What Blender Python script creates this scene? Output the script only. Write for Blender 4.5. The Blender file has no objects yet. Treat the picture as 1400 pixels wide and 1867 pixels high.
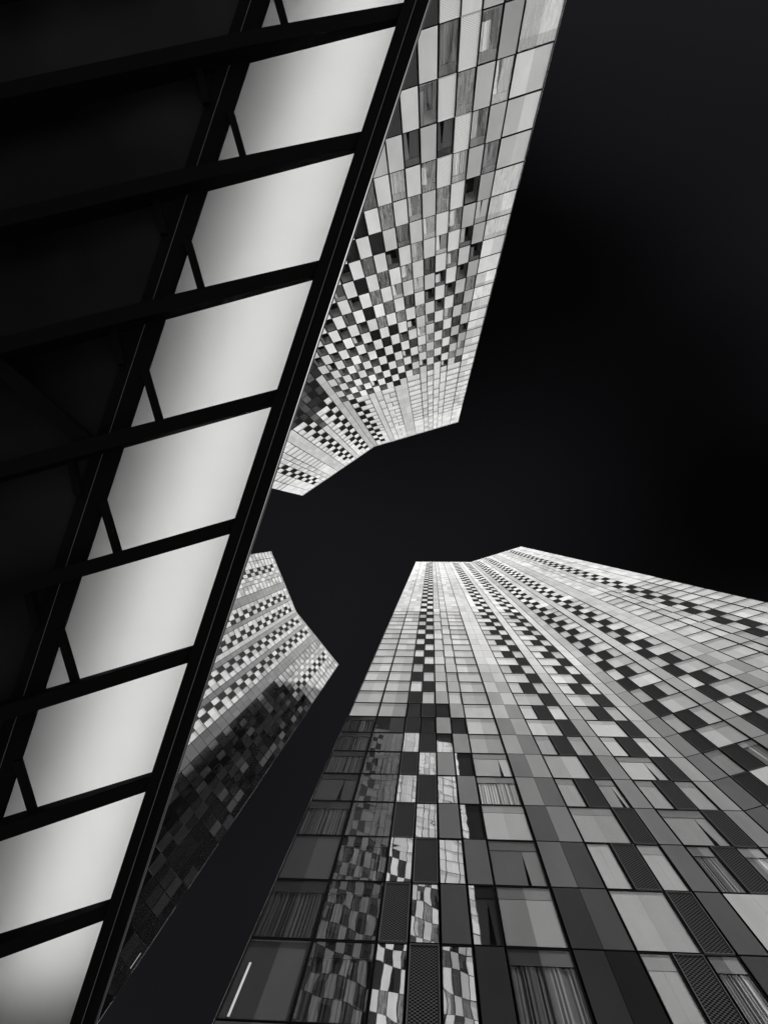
import bpy, math, random
from mathutils import Vector, Matrix
random.seed(7)
sc = bpy.context.scene
COL = sc.collection

# ------------------------------------------------------------------ camera
# photograph 1400 x 1867, focal length 1350 px; verticals meet at pixel (786.5, 959.5)
F, CX, CY, CAMZ = 1350.0, 700.0, 933.5, 1.6
zc = Vector((786.5 - CX, 959.5 - CY, F)).normalized()          # world up, in camera axes (x right, y down, z forward)
xc = (Vector((1, 0, 0)) - zc.x * zc).normalized()
yc = zc.cross(xc)
RW = Matrix((xc, yc, zc))                                      # camera axes -> world axes
CAM = Vector((0, 0, CAMZ))
def ray(px, py):
    return RW @ Vector((px - CX, py - CY, F))
def at_height(px, py, h):                                      # plan position of a pixel at height h above the lens
    d = ray(px, py); return Vector((d.x / d.z * h, d.y / d.z * h))
def to_pixel(p):
    q = RW.transposed() @ (Vector(p) - CAM)
    if q.z < 0.05: return None
    return (q.x / q.z * F + CX, q.y / q.z * F + CY)
cam_data = bpy.data.cameras.new('camera'); cam = bpy.data.objects.new('camera', cam_data); COL.objects.link(cam)
m = Matrix((RW @ Vector((1, 0, 0)), RW @ Vector((0, -1, 0)), RW @ Vector((0, 0, -1)))).transposed().to_4x4()
m.translation = CAM
cam.matrix_world = m
cam_data.sensor_fit = 'VERTICAL'; cam_data.sensor_height = 36.0; cam_data.lens = F / 1867 * 36
cam_data.clip_start = 0.05; cam_data.clip_end = 20000
sc.camera = cam

# ------------------------------------------------------------------ sky, sun, exposure
SUN_AZ, SUN_EL = math.radians(-36.5), math.radians(73.0)       # azimuth measured from +X towards +Y
sun_dir = Vector((math.cos(SUN_EL) * math.cos(SUN_AZ), math.cos(SUN_EL) * math.sin(SUN_AZ), math.sin(SUN_EL)))
world = bpy.data.worlds.new('World'); sc.world = world; world.use_nodes = True
nt = world.node_tree; nt.nodes.clear()
SKY_SEED = 57.4
sky = nt.nodes.new('ShaderNodeTexSky'); sky.sky_type = 'NISHITA'; sky.sun_disc = False
sky.sun_elevation = SUN_EL; sky.sun_rotation = math.pi / 2 - SUN_AZ
sky.altitude = 0; sky.air_density = 1.0; sky.dust_density = 0.0; sky.ozone_density = 1.0
sep = nt.nodes.new('ShaderNodeSeparateColor')                  # black and white film behind a red filter: only the sky's red light counts
comb = nt.nodes.new('ShaderNodeMix'); comb.data_type = 'RGBA'; comb.blend_type = 'MULTIPLY'; comb.inputs['Factor'].default_value = 1
comb.inputs['B'].default_value = (1.0, 0.975, 1.13, 1)
tc = nt.nodes.new('ShaderNodeTexCoord'); mpg = nt.nodes.new('ShaderNodeMapping'); mpg.inputs['Location'].default_value = (SKY_SEED, SKY_SEED * 0.7, 1.3)
veil = nt.nodes.new('ShaderNodeTexNoise'); veil.inputs['Scale'].default_value = 1.15; veil.inputs['Detail'].default_value = 2.0; veil.inputs['Roughness'].default_value = 0.4
vr = nt.nodes.new('ShaderNodeMapRange'); vr.inputs['From Min'].default_value = 0.34; vr.inputs['From Max'].default_value = 0.66
vr.inputs['To Min'].default_value = 0.22; vr.inputs['To Max'].default_value = 3.2          # thin high veil of cloud over the whole sky
vm = nt.nodes.new('ShaderNodeMath'); vm.operation = 'MULTIPLY'
nt.links.new(tc.outputs['Generated'], mpg.inputs['Vector']); nt.links.new(mpg.outputs['Vector'], veil.inputs['Vector'])
nt.links.new(veil.outputs['Fac'], vr.inputs['Value']); nt.links.new(vr.outputs['Result'], vm.inputs[1])
bg = nt.nodes.new('ShaderNodeBackground'); bg.inputs['Strength'].default_value = 0.0014
out = nt.nodes.new('ShaderNodeOutputWorld')
nt.links.new(sky.outputs['Color'], sep.inputs['Color'])
nt.links.new(sep.outputs['Red'], vm.inputs[0]); nt.links.new(vm.outputs[0], comb.inputs['A'])
nt.links.new(comb.outputs['Result'], bg.inputs['Color'])
nt.links.new(bg.outputs['Background'], out.inputs['Surface'])
sun_data = bpy.data.lights.new('sun', 'SUN'); sun = bpy.data.objects.new('sun', sun_data); COL.objects.link(sun)
sun_data.energy = 5.0; sun_data.angle = math.radians(0.5); sun_data.color = (1.0, 0.995, 0.985)
sun.rotation_euler = (-sun_dir).to_track_quat('-Z', 'Y').to_euler(); sun.location = (0, 0, 400)
sc.view_settings.view_transform = 'Standard'; sc.view_settings.look = 'None'
sc.view_settings.exposure = 1.8; sc.view_settings.gamma = 1.0; sc.view_settings.use_curve_mapping = False
sc.render.engine = 'CYCLES'
sc.cycles.use_denoising = True
sc.cycles.max_bounces = 10; sc.cycles.diffuse_bounces = 4; sc.cycles.glossy_bounces = 4
sc.cycles.transmission_bounces = 8; sc.cycles.transparent_max_bounces = 12
sc.cycles.caustics_reflective = False; sc.cycles.caustics_refractive = False

# ------------------------------------------------------------------ materials
MATS = {}
def new_mat(name):
    mt = bpy.data.materials.new(name); mt.use_nodes = True
    n = mt.node_tree; n.nodes.clear()
    o = n.nodes.new('ShaderNodeOutputMaterial')
    return mt, n, o
def grey(v):
    return (v, v, v * (1.03 if v < 0.1 else 1.0), 1)
def weather(n, v, amount, scale, stretch=(1, 1, 0.25)):
    """grey v with faint stains: noise on world position, streaked downwards"""
    g = n.nodes.new('ShaderNodeNewGeometry')
    mp = n.nodes.new('ShaderNodeMapping'); mp.inputs['Scale'].default_value = stretch
    n.links.new(g.outputs['Position'], mp.inputs['Vector'])
    nz = n.nodes.new('ShaderNodeTexNoise'); nz.inputs['Scale'].default_value = scale; nz.inputs['Detail'].default_value = 4
    n.links.new(mp.outputs['Vector'], nz.inputs['Vector'])
    oi = n.nodes.new('ShaderNodeObjectInfo')
    add = n.nodes.new('ShaderNodeMath'); add.operation = 'MULTIPLY_ADD'; add.inputs[1].default_value = 0.35
    n.links.new(oi.outputs['Random'], add.inputs[0]); n.links.new(nz.outputs['Fac'], add.inputs[2])
    mr = n.nodes.new('ShaderNodeMapRange'); mr.inputs['From Min'].default_value = 0.35; mr.inputs['From Max'].default_value = 1.0
    mr.inputs['To Min'].default_value = 1 - amount; mr.inputs['To Max'].default_value = 1 + amount
    n.links.new(add.outputs[0], mr.inputs['Value'])
    mx = n.nodes.new('ShaderNodeVectorMath'); mx.operation = 'SCALE'; mx.inputs[0].default_value = grey(v)[:3]
    n.links.new(mr.outputs['Result'], mx.inputs['Scale'])
    return mx.outputs['Vector']
def coated(name, v, gloss=0.06, rough=0.05, amount=0.13, scale=0.8):
    """diffuse body under a thin mirror coat"""
    if name in MATS: return MATS[name]
    mt, n, o = new_mat(name)
    d = n.nodes.new('ShaderNodeBsdfDiffuse'); n.links.new(weather(n, v, amount, scale), d.inputs['Color'])
    if gloss == 0:
        n.links.new(d.outputs[0], o.inputs['Surface']); MATS[name] = mt; return mt
    g = n.nodes.new('ShaderNodeBsdfGlossy'); g.inputs['Roughness'].default_value = rough; g.inputs['Color'].default_value = (0.95, 0.95, 0.96, 1)
    mx = n.nodes.new('ShaderNodeMixShader'); mx.inputs['Fac'].default_value = gloss
    n.links.new(d.outputs[0], mx.inputs[1]); n.links.new(g.outputs[0], mx.inputs[2]); n.links.new(mx.outputs[0], o.inputs['Surface'])
    MATS[name] = mt; return mt
TONES = [0.86 / 1.13 ** i for i in range(46)]
def near_tone(v): return min(TONES, key=lambda t: abs(math.log(t / max(v, 0.003))))
def panel_mat(v): t = near_tone(v); return coated('cladding_grey_%03d' % round(t * 1000), t, 0.0, 0.06)
def pane_mat(v): t = near_tone(v); return coated('glazing_grey_%03d' % round(t * 1000), t, 0.0, 0.02, 0.12, 0.9)
def fabric(v):
    t = near_tone(v); return coated('fabric_grey_%03d' % round(t * 1000), t, 0.0, 0.5, 0.08, 1.5)
def glass_mat(name, fac):
    if name in MATS: return MATS[name]
    mt, n, o = new_mat(name)
    t = n.nodes.new('ShaderNodeBsdfTransparent'); t.inputs['Color'].default_value = (0.98, 0.98, 0.98, 1)
    if fac < 0.08:                                            # plain pane with a film of dust
        d = n.nodes.new('ShaderNodeBsdfDiffuse'); d.inputs['Color'].default_value = (.1, .1, .1, 1)
        mx = n.nodes.new('ShaderNodeMixShader'); mx.inputs['Fac'].default_value = fac
        n.links.new(t.outputs[0], mx.inputs[1]); n.links.new(d.outputs[0], mx.inputs[2]); n.links.new(mx.outputs[0], o.inputs['Surface'])
        MATS[name] = mt; return mt
    g = n.nodes.new('ShaderNodeBsdfGlossy'); g.inputs['Roughness'].default_value = 0.012; g.inputs['Color'].default_value = (0.97, 0.97, 0.98, 1)
    geo = n.nodes.new('ShaderNodeNewGeometry')
    nz = n.nodes.new('ShaderNodeTexNoise'); nz.inputs['Scale'].default_value = 0.7; nz.inputs['Detail'].default_value = 1
    n.links.new(geo.outputs['Position'], nz.inputs['Vector'])
    b = n.nodes.new('ShaderNodeBump'); b.inputs['Strength'].default_value = 0.4; b.inputs['Distance'].default_value = 0.012
    n.links.new(nz.outputs['Fac'], b.inputs['Height']); n.links.new(b.outputs['Normal'], g.inputs['Normal'])
    mx = n.nodes.new('ShaderNodeMixShader'); mx.inputs['Fac'].default_value = fac
    n.links.new(t.outputs[0], mx.inputs[1]); n.links.new(g.outputs[0], mx.inputs[2]); n.links.new(mx.outputs[0], o.inputs['Surface'])
    MATS[name] = mt; return mt
def streaky_reflection_glass():
    """pane with streaky pale reflections painted in as a diffuse film"""
    if 'reflection_streak_glazing' in MATS: return MATS['reflection_streak_glazing']
    mt, n, o = new_mat('reflection_streak_glazing')
    t = n.nodes.new('ShaderNodeBsdfTransparent'); d = n.nodes.new('ShaderNodeBsdfDiffuse'); d.inputs['Color'].default_value = (.75, .75, .75, 1)
    geo = n.nodes.new('ShaderNodeNewGeometry'); mp = n.nodes.new('ShaderNodeMapping'); mp.inputs['Scale'].default_value = (5, 5, 0.35)
    nz = n.nodes.new('ShaderNodeTexNoise'); nz.inputs['Scale'].default_value = 1.6; nz.inputs['Detail'].default_value = 5
    n.links.new(geo.outputs['Position'], mp.inputs['Vector']); n.links.new(mp.outputs['Vector'], nz.inputs['Vector'])
    oi = n.nodes.new('ShaderNodeObjectInfo'); ad = n.nodes.new('ShaderNodeMath'); ad.operation = 'MULTIPLY_ADD'; ad.inputs[1].default_value = 0.3
    n.links.new(oi.outputs['Random'], ad.inputs[0]); n.links.new(nz.outputs['Fac'], ad.inputs[2])
    mr = n.nodes.new('ShaderNodeMapRange'); mr.inputs['From Min'].default_value = 0.4; mr.inputs['From Max'].default_value = 0.95
    mr.inputs['To Min'].default_value = 0.04; mr.inputs['To Max'].default_value = 0.42; n.links.new(ad.outputs[0], mr.inputs['Value'])
    mx = n.nodes.new('ShaderNodeMixShader'); n.links.new(mr.outputs['Result'], mx.inputs['Fac'])
    n.links.new(t.outputs[0], mx.inputs[1]); n.links.new(d.outputs[0], mx.inputs[2]); n.links.new(mx.outputs[0], o.inputs['Surface'])
    MATS['reflection_streak_glazing'] = mt; return mt
def mesh_mat(name, v_hole, v_wire, fill):
    """perforated sheet: rows of holes in metal, from the panel's own coordinates"""
    if name in MATS: return MATS[name]
    mt, n, o = new_mat(name)
    uv = n.nodes.new('ShaderNodeUVMap')
    mp = n.nodes.new('ShaderNodeMapping'); mp.inputs['Scale'].default_value = (9.0, 9.0, 9.0); mp.inputs['Rotation'].default_value = (0, 0, math.radians(45))
    n.links.new(uv.outputs['UV'], mp.inputs['Vector'])
    ch = n.nodes.new('ShaderNodeTexVoronoi'); ch.inputs['Scale'].default_value = 1.0; ch.inputs['Randomness'].default_value = 0.0
    n.links.new(mp.outputs['Vector'], ch.inputs['Vector'])
    rp = n.nodes.new('ShaderNodeMapRange'); rp.inputs['From Min'].default_value = fill - 0.08; rp.inputs['From Max'].default_value = fill + 0.08
    rp.inputs['To Min'].default_value = v_hole; rp.inputs['To Max'].default_value = v_wire
    n.links.new(ch.outputs['Distance'], rp.inputs['Value'])
    d = n.nodes.new('ShaderNodeBsdfDiffuse'); n.links.new(rp.outputs['Result'], d.inputs['Color'])
    n.links.new(d.outputs[0], o.inputs['Surface'])
    MATS[name] = mt; return mt
def principled(name, v, rough=0.5, spec=0.5, metal=0.0, amount=0.1, scale=2.0):
    if name in MATS: return MATS[name]
    mt, n, o = new_mat(name)
    p = n.nodes.new('ShaderNodeBsdfPrincipled'); p.inputs['Roughness'].default_value = rough
    p.inputs['Specular IOR Level'].default_value = spec; p.inputs['Metallic'].default_value = metal
    n.links.new(weather(n, v, amount, scale, (1, 1, 1)), p.inputs['Base Color'])
    n.links.new(p.outputs[0], o.inputs['Surface']); MATS[name] = mt; return mt
def translucent(name, v):
    mt, n, o = new_mat(name)
    t = n.nodes.new('ShaderNodeBsdfTranslucent'); n.links.new(weather(n, v, 0.014, 3.0, (1, 1, 1)), t.inputs['Color'])
    n.links.new(t.outputs[0], o.inputs['Surface']); MATS[name] = mt; return mt
LOUVRE_DARK = mesh_mat('dark_perforated_metal', 0.003, 0.033, 0.42)
LOUVRE_PALE = mesh_mat('pale_perforated_metal', 0.12, 0.8, 0.2)
RIM_DARK = principled('dark_rim_metal', 0.05, 0.8, 0.0)
RIM_PALE = principled('pale_rim_metal', 0.6, 0.8, 0.0)
JOINT = principled('black_joint', 0.006, 0.9, 0.0)
STEEL = principled('black_painted_steel', 0.0012, 0.8, 0.02)
STEEL_HIGHLIGHT = principled('steel_highlight', 0.05, 0.7, 0.0)  # paler grey that paints thin edge highlights on the steel
COPING = principled('pale_coping', 0.4, 0.8, 0.0)

# ------------------------------------------------------------------ mesh helpers
def empty(name, loc, label, cat, group=None):
    o = bpy.data.objects.new(name, None); o.location = loc; COL.objects.link(o)
    o['label'] = label; o['category'] = cat
    if group: o['group'] = group
    return o
class MB:
    """collects polygons with materials and uv; build() links ONE mesh object"""
    def __init__(s): s.v, s.f, s.mi, s.ms, s.uv = [], [], [], [], []
    def mat(s, mt):
        if mt not in s.ms: s.ms.append(mt)
        return s.ms.index(mt)
    def poly(s, pts, mt, uv=None):
        b = len(s.v); s.v += [tuple(p) for p in pts]; s.f.append(tuple(range(b, b + len(pts)))); s.mi.append(s.mat(mt))
        s.uv += uv if uv else [(0, 0)] * len(pts)
    def hexa(s, c, mt, skip=()):
        """c: 8 corners, 0-3 bottom loop, 4-7 top loop"""
        for i, q in enumerate(((3, 2, 1, 0), (4, 5, 6, 7), (0, 1, 5, 4), (1, 2, 6, 5), (2, 3, 7, 6), (3, 0, 4, 7))):
            if i not in skip: s.poly([c[k] for k in q], mt)
    def box(s, lo, hi, mt):
        x0, y0, z0 = lo; x1, y1, z1 = hi
        s.hexa([(x0, y0, z0), (x1, y0, z0), (x1, y1, z0), (x0, y1, z0), (x0, y0, z1), (x1, y0, z1), (x1, y1, z1), (x0, y1, z1)], mt)
    def mesh(s, name):
        me = bpy.data.meshes.new(name); me.from_pydata(s.v, [], s.f)
        for mt in s.ms: me.materials.append(mt)
        me.polygons.foreach_set('material_index', s.mi)
        ul = me.uv_layers.new(name='UVMap'); ul.data.foreach_set('uv', [c for p in s.uv for c in p])
        me.update(); return me
    def build(s, name, parent=None, loc=None):
        o = bpy.data.objects.new(name, s.mesh(name)); COL.objects.link(o)
        if parent: o.parent = parent
        if loc is not None: o.location = loc
        return o

# ------------------------------------------------------------------ ground
g = MB(); R_ = 9000
g.poly([(-R_, -R_, -0.03), (R_, -R_, -0.03), (R_, R_, -0.03), (-R_, R_, -0.03)], principled('pale_bounce_paving', 0.75, 0.9, 0.1, 0, 0.12, 0.02))  # unseen ground, made this pale to bounce fill light onto the facades
o = g.build('ground'); o['kind'] = 'structure'
g = MB()
ring = [(62 * math.cos(a * math.pi / 24) - 6, 62 * math.sin(a * math.pi / 24), 0) for a in range(48)]
g.poly(ring, principled('dim_bounce_paving', 0.26, 0.7, 0.3, 0, 0.2, 0.4))  # unseen darker disc, added so the lower storeys get less bounce
o = g.build('plaza_bounce_disc'); o['kind'] = 'structure'

# ------------------------------------------------------------------ towers
ROW = 4.0
def hidden_by_canopy(px): return px[0] < 790 - 0.325 * px[1] - 3
def in_frame(px): return px and -10 < px[0] < 1410 and -10 < px[1] < 1877

class Wing:
    """one facade: origin at the fold, u runs away from the fold, n faces the square"""
    def __init__(s, fold, end):
        s.o = Vector((fold.x, fold.y, 0)); t = Vector((end.x - fold.x, end.y - fold.y, 0)); s.len = t.length; s.u = t.normalized()
        n = Vector((s.u.y, -s.u.x, 0))
        if n.dot(-s.o) < 0: n = -n
        s.n = n; s.x = n.cross(Vector((0, 0, 1))); s.sign = 1 if s.x.dot(s.u) > 0 else -1
        s.rot = math.atan2(s.x.y, s.x.x); s.mod = s.len / 20.0
    def pt(s, u, d, z): return s.o + s.u * u + s.n * d + Vector((0, 0, z))

PANEL_MESH, LOUVRE_MESH, WIN_MESH, GLASS_MESH, CURTAIN_MESH = {}, {}, {}, {}, {}
def slab(mb, w, h, d0, d1, mt, bev=0.012, P=None):
    """panel: front face with bevelled edge; local x across, y outwards, z up; centred on x, z from 0"""
    P = P or (lambda x, y, z: (x, y, z))
    x0, x1, z0, z1 = -w / 2, w / 2, 0, h
    b = [P(x0, d0, z0), P(x1, d0, z0), P(x1, d0, z1), P(x0, d0, z1)]
    e = [P(x0, d1 - bev, z0), P(x1, d1 - bev, z0), P(x1, d1 - bev, z1), P(x0, d1 - bev, z1)]
    f = [P(x0 + bev, d1, z0 + bev), P(x1 - bev, d1, z0 + bev), P(x1 - bev, d1, z1 - bev), P(x0 + bev, d1, z1 - bev)]
    mb.poly(f[::-1], mt, [(0, h), (w, h), (w, 0), (0, 0)][::1])
    for i in range(4):
        j = (i + 1) % 4
        mb.poly([e[i], f[i], f[j], e[j]], mt); mb.poly([b[i], e[i], e[j], b[j]], JOINT)
def panel_mesh(w, h, mt):
    k = (round(w, 3), round(h, 3), mt.name)
    if k not in PANEL_MESH:
        mb = MB(); slab(mb, w, h, -0.05, 0.05, mt); PANEL_MESH[k] = mb.mesh('cladding_panel')
    return PANEL_MESH[k]
def louvre_geo(mb, w, h, pale, P=None):
    P = P or (lambda x, y, z: (x, y, z))
    x0, x1 = -w / 2, w / 2; t = 0.025; rim = RIM_PALE if pale else RIM_DARK; sheet = LOUVRE_PALE if pale else LOUVRE_DARK
    mb.poly([P(x0 + t, 0.03, t), P(x0 + t, 0.03, h - t), P(x1 - t, 0.03, h - t), P(x1 - t, 0.03, t)], sheet, [(0, 0), (0, h), (w, h), (w, 0)])
    for a, b, c, d in ((x0, x0 + t, 0, h), (x1 - t, x1, 0, h), (x0 + t, x1 - t, 0, t), (x0 + t, x1 - t, h - t, h)):
        mb.hexa([P(a, -0.05, c), P(b, -0.05, c), P(b, 0.055, c), P(a, 0.055, c), P(a, -0.05, d), P(b, -0.05, d), P(b, 0.055, d), P(a, 0.055, d)], rim)
def louvre_mesh(w, h, pale):
    k = (round(w, 3), pale)
    if k not in LOUVRE_MESH:
        mb = MB(); louvre_geo(mb, w, h, pale); LOUVRE_MESH[k] = mb.mesh('perforated_panel')
    return LOUVRE_MESH[k]
REVEAL = fabric(0.05)
def window_mesh(w, h):
    """frame ring and the room box behind it"""
    k = round(w, 3)
    if k not in WIN_MESH:
        mb = MB(); x0, x1, t = -w / 2, w / 2, 0.03
        for a, b, c, d in ((x0, x0 + t, 0, h), (x1 - t, x1, 0, h), (x0 + t, x1 - t, 0, t), (x0 + t, x1 - t, h - t, h)):
            mb.box((a, -0.05, c), (b, 0.04, d), JOINT)
        D = -0.75
        a = [(x0 + t, 0, t), (x1 - t, 0, t), (x1 - t, 0, h - t), (x0 + t, 0, h - t)]; b = [(p[0], D, p[2]) for p in a]
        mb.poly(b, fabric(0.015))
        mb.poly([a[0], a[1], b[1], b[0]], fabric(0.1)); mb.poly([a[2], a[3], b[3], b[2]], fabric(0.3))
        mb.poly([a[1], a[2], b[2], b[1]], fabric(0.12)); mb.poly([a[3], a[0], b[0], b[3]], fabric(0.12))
        WIN_MESH[k] = mb.mesh('window')
    return WIN_MESH[k]
def glass_mesh(w, h, mt):
    k = (round(w, 3), mt.name)
    if k not in GLASS_MESH:
        mb = MB(); a, b = w / 2 - 0.03, h - 0.03
        mb.poly([(-a, 0, 0.03), (-a, 0, b), (a, 0, b), (a, 0, 0.03)], mt); GLASS_MESH[k] = mb.mesh('glass')
    return GLASS_MESH[k]
def curtain_mesh(w, h, style, v0, v1):
    """what hangs behind the glass; v0, v1: cloth of the two halves"""
    k = (round(w, 3), style, near_tone(v0), near_tone(v1))
    if k in CURTAIN_MESH: return CURTAIN_MESH[k]
    rnd = random.Random(str(k)); mb = MB(); x0, x1 = -w / 2 + 0.035, w / 2 - 0.035; top, bot = h - 0.04, 0.04
    def flat(a, b, z0, z1, y, v): mb.poly([(a, y, z0), (a, y, z1), (b, y, z1), (b, y, z0)], fabric(v))
    def folds(a, b, z0, z1, v, n, flare=0.0):
        pts = []
        for i in range(n + 1):
            x = a + (b - a) * i / n
            pts.append((x + rnd.uniform(-.48, .48) * (b - a) / n, -0.005 - (rnd.uniform(.01, .06) if i % 2 else 0.0) - rnd.uniform(0, .03)))
        for i in range(n):
            p, q = pts[i], pts[i + 1]
            vf = v * rnd.choice([1, 1, 1.1, .9, .75, .5 if rnd.random() < .3 else 1])
            mb.poly([(p[0] * (1 - flare) + flare * a, p[1], z0), (p[0], p[1], z1), (q[0], q[1], z1), (q[0] * (1 - flare) + flare * a, q[1], z0)], fabric(vf))
    xm = (x0 + x1) / 2; hd = top - 0.85
    if style == 'blind':          # two flat roller blinds, header band above
        flat(x0, xm - 0.002, bot, hd, -0.0, v0); flat(xm + 0.002, x1, bot, hd, -0.0, v1); flat(x0, xm, hd, top, 0.008, v0 * 0.72); flat(xm, x1, hd, top, 0.008, v1 * 0.72)
    elif style == 'solid':
        flat(x0, xm - 0.002, bot, top, 0.0, v0); flat(xm + 0.002, x1, bot, top, 0.0, v1)
    elif style == 'curtain':
        n = int(max(8, w * 8)); flat(x0, xm, hd, top, 0.008, v0 * 0.6); flat(xm, x1, hd, top, 0.008, v1 * 0.6)
        folds(x0, xm, bot, hd, v0, n); folds(xm, x1, bot, hd, v1, n)
    elif style.startswith('sliver'):   # dark room, a pale strip painting the glint at the corner
        sg = 1 if style.endswith('+') else -1; e = sg * (w / 2 - .3)
        flat(x0, xm, bot, top, -0.03, v0); flat(xm, x1, bot, top, -0.03, v1); flat(e - .035, e + .035, bot + .1, bot + 2.6, 0.01, .4)
    elif style == 'open':         # one curtain drawn aside, room dark behind the rest
        flat(x0, x1, hd, top, 0.008, min(v0, v1) * 0.55)
        e = x0 + (x1 - x0) * rnd.uniform(.3, .62); folds(x0, e, bot + rnd.uniform(0, .9), hd, v0, int(max(5, w * 7)), rnd.uniform(0, .25))
        flat(x0, x1, bot + 0.5, bot + 0.62, -0.3, v1 * 0.6)
    elif style == 'bare':         # a rail and a low sill, nothing drawn
        flat(x0, x1, bot + 0.55, bot + 0.68, -0.3, v0 * 0.8); flat(x0, x1, bot, bot + 0.35, -0.35, v0 * 0.35)
        e = x0 + (x1 - x0) * rnd.uniform(.05, .3); folds(x0, e, bot + .7, top, v1, 4)
    else:                         # gap: blind with a wedge of dark where two curtains part
        c = x0 + (x1 - x0) * rnd.uniform(.25, .4); g2 = rnd.uniform(.05, .12)
        flat(x0, x1, hd, top, 0.008, v0 * 0.6)
        mb.poly([(x0, -.01, bot), (x0, -.01, hd), (c, -.01, hd), (c - g2, -.01, bot)], fabric(v0)); mb.poly([(c + g2, -.01, bot), (c, -.01, hd), (x1, -.01, hd), (x1, -.01, bot)], fabric(v1))
    CURTAIN_MESH[k] = mb.mesh('curtain'); return CURTAIN_MESH[k]

def lerp(a, b, t): t = max(0.0, min(1.0, t)); return a + (b - a) * t
# layout of a wing, counted in modules from the fold; k = row below the roof, par = row parity
def row_cells(k, par, bw=False):
    e = (k + par) % 2 == 0
    c = [('P', 0, 1, 'edge')]
    for b in (1, 5):
        if e: c += [('L', b, b + 1, 'bay'), ('W', b + 1, b + 3, 'bay')]
        else: c += [('W', b, b + 1, 'bay'), ('L', b + 1, b + 2, 'bay'), ('W', b + 2, b + 3, 'bay')]
        c.append(('P', b + 3, b + 4, 'strip') if b == 1 else ('PP', 8, 10, 'wide'))
    c.append(('W', 10, 12, 'wide'))
    c += [('W', 12, 13, 'odd'), ('P', 13, 14, 'odd')] if e else [('P', 12, 13, 'odd'), ('W', 13, 14, 'odd')]
    c += [('W', 14, 15, 'chk'), ('L', 15, 16, 'chk')] if e else [('L', 14, 15, 'chk'), ('W', 15, 16, 'chk')]
    c += [('W', 16, 18, 'outer'), ('W', 18, 20, 'outer')]
    return c

class Cell: pass
def style_A(wing_id, kind, zone, u0, u1, k, z, rnd):
    """tones of the big tower: pale above, shade and reflections painted into the greys of the lower storeys"""
    c = Cell(); c.pale = False; c.glass = 'clear'; c.style = 'blind'
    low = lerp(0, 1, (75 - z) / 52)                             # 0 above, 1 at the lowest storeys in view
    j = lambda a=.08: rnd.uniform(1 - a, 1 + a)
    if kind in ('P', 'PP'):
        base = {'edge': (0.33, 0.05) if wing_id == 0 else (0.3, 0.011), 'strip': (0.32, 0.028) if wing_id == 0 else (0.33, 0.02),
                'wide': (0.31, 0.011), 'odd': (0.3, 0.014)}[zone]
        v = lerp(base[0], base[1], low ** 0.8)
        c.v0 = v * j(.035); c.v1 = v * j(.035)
        if kind == 'PP':
            s = 0.55 if k % 2 else 1 / 0.55
            if low > 0.15: c.v0 *= s ** (0.5 * min(1, low * 2)); c.v1 *= s ** (-0.5 * min(1, low * 2))
        return c
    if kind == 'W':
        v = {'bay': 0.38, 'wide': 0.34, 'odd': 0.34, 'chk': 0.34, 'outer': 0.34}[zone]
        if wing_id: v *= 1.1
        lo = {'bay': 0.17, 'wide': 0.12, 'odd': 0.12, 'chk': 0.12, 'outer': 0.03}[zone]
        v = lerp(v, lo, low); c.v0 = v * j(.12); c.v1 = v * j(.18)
        if rnd.random() < 0.5: c.v0 *= 0.8
        if zone == 'bay' and z < 48: c.v0 *= rnd.choice([1, .6, .8, 1.15]); c.v1 *= rnd.choice([1, .55, .8, 1.15])
        if z < 44: c.style = rnd.choice(['blind', 'blind', 'curtain', 'gap', 'solid', 'blind'])
        if wing_id == 0 and u0 >= 10 and z < 56: c.glass = {'outer': 'tinted' if u0 < 18 else 'clear', 'wide': 'clear'}.get(zone, 'mirror')
        if wing_id == 0 and u0 >= 12 and z < 34: c.style = rnd.choice(['curtain', 'gap', 'curtain', 'blind'])
        if wing_id == 0 and zone == 'wide' and z < 31: c.style = ['curtain', 'gap', 'blind'][k % 3] if z > 23 else 'curtain'; c.v0 = .13 * j(.5); c.v1 = .08 * j(.6); c.glass = 'tinted'
        if wing_id == 0 and zone == 'outer' and z < 50: c.style = rnd.choice(['solid', 'curtain', 'gap']); c.v0 = .03 * j(.4); c.v1 = .02 * j(.4)  # dark reflection in the outer panes painted into the cloth
        if zone == 'outer' and u0 == 18 and z < 24 and wing_id == 0: c.style = 'sliver'
    return c
def style_B(wing_id, kind, zone, u0, u1, k, z, rnd):
    c = Cell(); c.pale = False; c.glass = 'clear'; c.style = 'blind'
    j = lambda a=.06: rnd.uniform(1 - a, 1 + a)
    if wing_id == 0 and zone == 'outer' and u0 >= 18:
        c.v0 = .86 * rnd.choice([1, 1, .82, .7]); c.v1 = .86 * rnd.choice([1, 1, .9, .75]); c.glass = rnd.choice(['clear', 'hazy']); c.style = rnd.choice(['blind', 'solid', 'solid']); return c
    if wing_id == 1 and z < (88 + 7 * u0 if u0 < 5 else 104):  # dark reflected patch on this wing painted as dark tones
        c.style = 'solid'; c.v0 = rnd.choice([.03, .05, .08, .12, .06]); c.v1 = rnd.choice([.03, .05, .08, .12]); return c
    if kind in ('P', 'PP'):
        v = {'edge': 0.46, 'strip': 0.6, 'wide': 0.56, 'odd': 0.58}[zone]
        c.v0 = v * j(); c.v1 = v * j(); return c
    if kind == 'W':
        v = 0.8; c.v0 = v * j(.1); c.v1 = v * j(.1)  # bright sky reflection in the panes painted as a pale tone
    if kind == 'L' and wing_id == 0: c.pale = u0 >= 5
    return c
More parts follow.
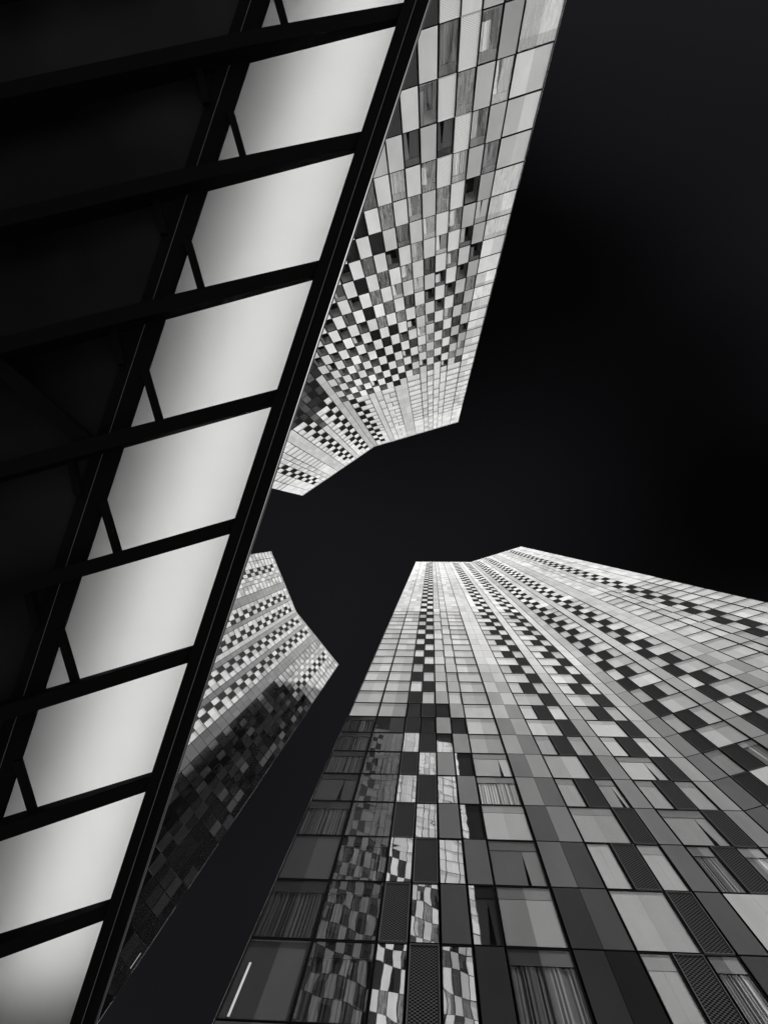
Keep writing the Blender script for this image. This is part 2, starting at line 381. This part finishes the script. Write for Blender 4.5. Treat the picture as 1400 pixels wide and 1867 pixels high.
def style_C(wing_id, kind, zone, u0, u1, k, z, rnd):
    c = Cell(); c.pale = False; c.glass = 'clear'; c.style = 'blind'
    j = lambda a=.08: rnd.uniform(1 - a, 1 + a)
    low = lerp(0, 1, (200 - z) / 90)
    if wing_id == 0 and u0 >= 10 and z < 160 + 1.6 * (u0 - 10) + rnd.uniform(-3, 3):  # shadow and reflection patch painted as near-black tones, deeper lower down
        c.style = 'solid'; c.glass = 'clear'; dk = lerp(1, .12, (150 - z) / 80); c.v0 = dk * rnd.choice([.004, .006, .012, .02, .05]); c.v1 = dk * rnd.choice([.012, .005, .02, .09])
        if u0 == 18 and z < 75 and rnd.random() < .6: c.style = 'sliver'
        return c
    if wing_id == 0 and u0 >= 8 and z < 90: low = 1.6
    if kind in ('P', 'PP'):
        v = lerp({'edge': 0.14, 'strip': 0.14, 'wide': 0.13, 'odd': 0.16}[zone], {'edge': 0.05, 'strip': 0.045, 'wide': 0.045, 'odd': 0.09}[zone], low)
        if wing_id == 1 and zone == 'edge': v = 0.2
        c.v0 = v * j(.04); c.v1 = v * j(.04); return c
    if kind == 'W':
        v = 0.26; c.v0 = v * j(.1) * rnd.choice([1, 1, .75]); c.v1 = v * j(.1) * rnd.choice([1, 1, .7])
        if wing_id == 0 and zone == 'wide': c.v0 *= .75; c.v1 *= .8
    return c

def b_lower_cells(k, par):
    """the lower half of the near tower's east wing: pale panels alternate with dark reflections painted as dark windows"""
    c = []
    for u in range(18):
        light = (u + k + par) % 2 == 0
        if light: c.append(('L' if u in (14, 15) else 'P', u, u + 1, 'lowlight'))
        else: c.append(('W', u, u + 1, 'lowdark'))
    c.append(('W', 18, 20, 'outer'))
    return c

def make_tower(name, label, H, corners, style, pars, module_limit=300):
    Hh = H + CAMZ                                              # roof above the ground
    a, f, b = [at_height(px, py, H) for px, py in corners]     # end, fold, end
    root = empty(name, (f.x, f.y, 0), label, 'tower', 'checkered glass towers around the square')
    ro = Vector((f.x, f.y, 0))
    wings = [Wing(f, a), Wing(f, b)]
    # body: core of the building behind the cladding
    dep = 21.0
    na, nb = wings[0].n, wings[1].n; nm = (na + nb).normalized()
    A2, B2 = Vector((a.x, a.y, 0)) - na * dep, Vector((b.x, b.y, 0)) - nb * dep; F2 = wings[0].o - nm * (dep / nm.dot(na))
    A0, B0, F0 = Vector((a.x, a.y, 0)), Vector((b.x, b.y, 0)), wings[0].o.copy()
    inset = 0.8
    loop = [A0 - na * inset - wings[0].u * 0.15, F0 - nm * (inset / nm.dot(na)), B0 - nb * inset - wings[1].u * 0.15, B2 - wings[1].u * .15, F2, A2 - wings[0].u * .15]
    mb = MB(); lo = [p - ro for p in loop]; hi = [p + Vector((0, 0, Hh - 0.6)) for p in lo]
    for i in range(6):
        q = (i + 1) % 6; mb.poly([lo[i], lo[q], hi[q], hi[i]], JOINT)
    mb.poly(hi, principled('roof_gravel', 0.3, 0.9, 0.1))
    core = mb.build('core_wall', root)
    # coping along the roof edge
    mb = MB()
    for w in wings:
        P = lambda u, d, z: w.pt(u, d, z) - ro
        mb.hexa([P(0, -1, Hh - .12), P(w.len, -1, Hh - .12), P(w.len, .07, Hh - .12), P(0, .07, Hh - .12), P(0, -1, Hh), P(w.len, -1, Hh), P(w.len, .07, Hh), P(0, .07, Hh)], COPING)
    mb.build('coping', root)
    # backing behind the joints (slab edges and mullions)
    top = Hh - 0.95
    cells = []
    nrow = int((top) / ROW) + 1
    for wi, w in enumerate(wings):
        rnd = random.Random(style.__name__ + str(wi))
        for k in range(-1, nrow):
            if k == -1: z0, z1 = top, Hh - 0.12
            else: z0, z1 = max(0.0, top - (k + 1) * ROW), top - k * ROW
            if z1 - z0 < 0.4: continue
            zrel = (z0 + z1) / 2 - CAMZ
            low_b = style is style_B and wi == 0
            lim = 0
            layout = row_cells(k, pars[wi])
            if low_b and zrel < 103: layout = b_lower_cells(k, pars[wi])
            elif low_b and zrel < 109: layout = b_lower_cells(k, pars[wi])[:9] + [q for q in row_cells(k, pars[wi]) if q[1] >= 10]
            if low_b and 103 <= zrel < 109: layout = [q for q in layout if q[2] <= 9] + [('P', 9, 10, 'wide')] + [q for q in layout if q[1] >= 10]
            for kind, u0, u1, zone in layout:
                if k == -1 and kind in ('L', 'W'): kind, zone2 = 'P', 'strip'
                elif k == 0 and kind == 'L': kind, zone2 = 'W', zone
                else: zone2 = zone
                if zone in ('lowlight', 'lowdark') and k >= 0:
                    st = Cell(); st.glass = 'clear'; st.pale = True; st.style = 'blind'
                    if kind == 'P':
                        tone = {0: .62, 1: .7, 2: .82, 3: .86, 4: .84, 5: .8, 6: .84, 7: .8, 8: .78, 9: .78, 10: .76, 11: .66, 12: .64, 13: .58, 16: .5, 17: .42}.get(u0, .6)
                        st.v0 = st.v1 = tone * rnd.uniform(.94, 1.06)
                    else:
                        st.style = rnd.choice(['open', 'bare', 'bare', 'curtain', 'open', 'gap']) if u0 > 8 or rnd.random() < .5 else 'bare'
                        st.v0 = rnd.choice([.8, .7, .2, .12, .85]); st.v1 = .2
                        if st.style in ('curtain', 'gap'): st.v0 = rnd.choice([.1, .2, .5]); st.v1 = .1
                        if u0 >= 8 and rnd.random() < 1.25 - zrel / 100: st.glass = 'hazy'
                        if u0 >= 9 and rnd.random() < .95 - zrel / 95: st.style = rnd.choice(['open', 'curtain', 'gap']); st.v0 = rnd.choice([.75, .6, .85]); st.v1 = rnd.choice([.5, .3])  # paler cloth paints the pale reflections of the lowest rows
                        if u0 in (7, 8, 9): st.style = 'solid'; st.v0 = st.v1 = rnd.uniform(.012, .03)
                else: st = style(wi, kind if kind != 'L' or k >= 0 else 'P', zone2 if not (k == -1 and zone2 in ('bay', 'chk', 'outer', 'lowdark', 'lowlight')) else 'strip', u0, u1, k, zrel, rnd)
                st.kind, st.u0, st.u1, st.zone, st.z0, st.z1, st.w, st.k, st.wi = kind, u0, u1, zone2, z0, z1, w, k, wi
                if kind == 'PP':                                # two panels that butt together
                    for h in (0, 1):
                        s2 = Cell(); s2.__dict__.update(st.__dict__); s2.kind = 'P'; s2.u0 = u0 + h; s2.u1 = u0 + h + 1; s2.v0 = st.v1 if h else st.v0; s2.butt = h
                        cells.append(s2)
                else: cells.append(st)
    # size in the photograph decides which pieces are parts of their own
    def size(c):
        p = c.w.pt((c.u0 + c.u1) / 2 * c.w.mod, 0.05, (c.z0 + c.z1) / 2); px = to_pixel(p)
        if not in_frame(px) or hidden_by_canopy(px): return 0
        return F * (c.u1 - c.u0) / max(1, (p - CAM).length)
    for c in cells:
        c.size = size(c)
    single = set()
    for kd in 'PWL':
        l = sorted([c for c in cells if c.kind == kd and c.size >= 8.0 and c.z1 - c.z0 > 3], key=lambda c: -c.size / (c.u1 - c.u0))[:module_limit]
        single |= {id(c) for c in l}
    rest = {'P': MB(), 'W': MB(), 'L': MB()}
    gl = {'hazy': streaky_reflection_glass(), 'tinted': glass_mat('tinted_glazing', 0.12), 'clear': glass_mat('clear_glazing', 0.05), 'mirror': glass_mat('reflective_glazing', 0.72)}
    rr = random.Random(style.__name__ + 'tilt')
    for c in cells:
        if c.style == 'sliver': c.style += '+' if c.w.sign > 0 else '-'
        w = c.w; gap0 = gap1 = 0.024 if c.kind == 'W' and id(c) in single else 0.045
        if getattr(c, 'butt', None) == 0: gap1 = 0.003
        if getattr(c, 'butt', None) == 1: gap0 = 0.003
        ua, ub = c.u0 * w.mod + gap0, c.u1 * w.mod - gap1; wd = ub - ua; gh = 0.07 if c.kind == 'W' and id(c) in single else 0.1; h = c.z1 - c.z0 - gh; uc = (ua + ub) / 2
        if id(c) in single:
            loc = w.pt(uc, 0, c.z0 + gh / 2) - ro
            def put(nm, me, par, lc):
                ob = bpy.data.objects.new(nm, me); COL.objects.link(ob); ob.parent = par; ob.location = lc; return ob
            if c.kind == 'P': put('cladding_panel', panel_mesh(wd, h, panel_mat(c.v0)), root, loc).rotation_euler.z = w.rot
            elif c.kind == 'L': put('perforated_panel', louvre_mesh(wd, h, c.pale), root, loc).rotation_euler.z = w.rot
            else:
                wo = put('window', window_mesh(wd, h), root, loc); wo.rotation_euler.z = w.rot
                go = put('glass', glass_mesh(wd, h, gl[c.glass]), wo, (0, 0.03, 0)); go.rotation_euler = (rr.uniform(-.004, .004), 0, rr.uniform(-.006, .006))
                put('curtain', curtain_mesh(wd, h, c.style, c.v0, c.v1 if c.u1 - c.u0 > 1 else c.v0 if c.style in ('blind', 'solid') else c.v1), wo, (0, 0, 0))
        else:
            P = lambda x, y, z: w.pt(uc, y, c.z0 + gh / 2 + z) + w.x * x - ro
            mb = rest[c.kind]
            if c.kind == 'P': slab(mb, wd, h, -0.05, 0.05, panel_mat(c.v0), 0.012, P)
            elif c.kind == 'L': louvre_geo(mb, wd, h, c.pale, P)
            else:
                v = c.v0 if c.style != 'bare' and c.style != 'open' else 0.06
                if c.u1 - c.u0 > 1:
                    for s_, vv in ((-1, c.v0), (1, c.v1)):
                        P2 = lambda x, y, z, s_=s_: P(x + s_ * wd / 4, y, z)
                        slab(mb, wd / 2, h, -0.05, 0.035, pane_mat(vv), 0.004, P2)
                else: slab(mb, wd, h, -0.05, 0.035, pane_mat(v), 0.006, P)
    for kd, nm in (('P', 'distant_cladding_panels'), ('W', 'distant_window_panes'), ('L', 'distant_perforated_panels')):
        if rest[kd].f: o = rest[kd].build(nm, root); o['kind'] = 'stuff'
    # the sides and the back, seen only in reflections or from elsewhere
    mb = MB(); rnd = random.Random(style.__name__ + 'back')
    for s0, s1 in ((A0, A2), (A2, F2), (F2, B2), (B2, B0)):
        t = s1 - s0; L = t.length; t.normalize(); nn = Vector((t.y, -t.x, 0))
        if nn.dot((s0 + s1) / 2 - (F0 + F2) / 2) < 0: nn = -nn
        nb_ = max(1, round(L / 2.0)); md = L / nb_
        xx = nn.cross(Vector((0, 0, 1)))
        for k in range(nrow):
            z0, z1 = max(0, top - (k + 1) * ROW), top - k * ROW
            if k == 0: z1 = Hh - .12
            for i in range(nb_):
                cp = s0 + t * (md * (i + .5)) + Vector((0, 0, z0 + .02)) - ro
                P = lambda x, y, z: cp + xx * x + nn * y + Vector((0, 0, z))
                v = rnd.choice([.7, .6, .66, .05, .5, .3, .72])
                slab(mb, md - .04, z1 - z0 - .04, -0.02, 0.035, pane_mat(v), .01, P)
    o = mb.build('rear_cladding', root); o['kind'] = 'stuff'
    return root

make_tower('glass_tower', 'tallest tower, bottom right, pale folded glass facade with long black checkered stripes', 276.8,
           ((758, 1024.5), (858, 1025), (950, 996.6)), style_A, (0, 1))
make_tower('glass_tower', 'tower at the top of the picture with dense black and white checkerboard windows', 169.3,
           ((835, 769), (682, 814), (551, 903.5)), style_B, (0, 1))
make_tower('glass_tower', 'narrow looking tower at left beside the canopy edge, its lower half in shade', 220.8,
           ((617, 1212), (540, 1116), (494, 1005)), style_C, (0, 1))

# ------------------------------------------------------------------ canopy
n_cam = Vector((-0.0656, -0.0214, 1)).normalized(); DIST = 9.0
def on_plane(px, py, lift=0.0):
    d = Vector((px - CX, py - CY, F)); t = (DIST + lift) * n_cam.z / d.dot(n_cam); return RW @ (d * t) + CAM
N = (RW @ n_cam).normalized()
P0, P5 = on_plane(457, 115), on_plane(75, 1285)
E1 = (P5 - P0) / 5; SP = E1.length; E1.normalize()
E2 = (on_plane(577, 507) - on_plane(307, 580)).normalized()
LEN = (on_plane(577, 507) - on_plane(307, 580)).length          # glass from purlin to edge beam
canopy = empty('glass_canopy', (P0.x - 6, P0.y + 8, 0), 'black steel canopy with glowing frosted glass panels along its edge', 'canopy')
CO = Vector(canopy.location)
def cp(s, t, d): return P0 + E1 * s + E2 * t + N * d - CO      # s down the picture, t towards the free edge, d upwards
def bar(name, s0, s1, t0, t1, d0, d1, mt, d0b=None, parent=canopy):
    """box in canopy axes; d0 at t0 and d0b at t1 lets it taper"""
    d0b = d0 if d0b is None else d0b
    mb = MB(); mb.hexa([cp(s0, t0, d0), cp(s0, t1, d0b), cp(s1, t1, d0b), cp(s1, t0, d0), cp(s0, t0, d1), cp(s0, t1, d1), cp(s1, t1, d1), cp(s1, t0, d1)], mt)
    return mb.build(name, parent)
I0, I1 = -2, 9                                                 # panels built along the edge
WB = 0.125 * SP
FROST = translucent('frosted_glass', 0.665)
DARKROOF = principled('dark_roof_panel', 0.0032, 0.5, 0.05, 0, 1.6, 0.45)  # strong noise paints a cloudy sheen on these panels
PW = 0.40                                                      # purlin width along t
for i in range(I0, I1):
    s0 = i * SP
    # cross beam above this panel in the picture, tapering to the free edge
    bar('beam', s0 - WB, s0, -5.2, -0.01, -0.62, 0.0, STEEL, -0.34)
    bar('beam', s0 - WB, s0, -0.01, LEN, -0.34, 0.0, STEEL, -0.14)
    bar('glass_panel', s0 - WB / 2 + .004, s0 + SP - WB / 2 - .004, -0.04, LEN + 0.02, 0.004, 0.02, FROST)
    bar('roof_panel', s0 - WB / 2 + .004, s0 + SP - WB / 2 - .004, -5.2, -PW + .04, 0.004, 0.05, DARKROOF)
    # knee braces at the purlin
    sb = s0 + SP - WB
    def brace(sa, ta, sb_, tb, wd, d0, d1):
        a, b = P0 + E1 * sa + E2 * ta, P0 + E1 * sb_ + E2 * tb; dr = (b - a).normalized(); sd = dr.cross(N) * wd / 2
        mb = MB(); q = []
        for dd in (d0, d1): q += [a - sd + N * dd - CO, b - sd + N * dd - CO, b + sd + N * dd - CO, a + sd + N * dd - CO]
        mb.hexa(q, STEEL); return mb.build('brace', canopy)
    brace(s0 + SP * .40, -0.03, sb + .05, 0.42, 0.085, -0.16, -0.06)
    brace(s0 + .0, -PW - .2, s0 + SP * .3, -PW + .04, 0.085, -0.16, -0.06)
smin, smax = I0 * SP - WB, I1 * SP + .1
bar('purlin', smin, smax, -PW, -0.005, -0.06, 0.0, STEEL)
bar('purlin_highlight', smin, smax, -PW * .62, -PW * .62 + .006, -0.066, -0.0605, STEEL_HIGHLIGHT)
EW = 0.33
bar('edge_beam', smin, smax, LEN, LEN + EW * .5, -0.20, 0.05, STEEL)
bar('fascia', smin, smax, LEN + EW * .5 + .003, LEN + EW, -0.17, 0.08, STEEL)
bar('edge_highlight', smin, smax, LEN + EW * .5 - .009, LEN + EW * .5 - .001, -0.207, -0.2005, STEEL_HIGHLIGHT)  # added strip that paints the highlight between beam and fascia
bar('edge_lip_highlight', smin, smax, LEN + EW + .001, LEN + EW + .012, -0.03, 0.02, STEEL_HIGHLIGHT)
brace(1.98 * SP, -2.0, 2.95 * SP, -0.32, .17, -0.3, -0.1)
# unseen frosted sheet and black covers, added to shape the panes' soft glow
bar('glow_diffuser', -0.9 * SP, 7.5 * SP, 0.62, LEN + .05, 0.60, 0.62, FROST)
bar('glow_baffle', smin, smax, LEN + .06, LEN + .12, 0.06, 0.66, STEEL)
bar('glow_cover', smin, smax, -5.2, 0.68, 0.64, 0.68, STEEL)
bar('glow_cover', smin, -0.86 * SP, 0.60, LEN + .05, 0.625, 0.635, STEEL)
bar('glow_cover', 7.46 * SP, smax, 0.60, LEN + .05, 0.625, 0.635, STEEL)
for s_ in (smin - .06, smax):
    bar('glow_end_baffle', s_, s_ + .055, -5.2, LEN + .12, -0.1, 0.70, STEEL)
# posts that carry it, left of the picture
for s_ in (I0 * SP + 1.0, 3.5 * SP, I1 * SP - 1.0):
    q = P0 + E1 * s_ + E2 * (-5.0)
    mb = MB(); mb.box((q.x - .16 - CO.x, q.y - .16 - CO.y, -CO.z), (q.x + .16 - CO.x, q.y + .16 - CO.y, q.z - .3 - CO.z), STEEL); mb.build('post', canopy)
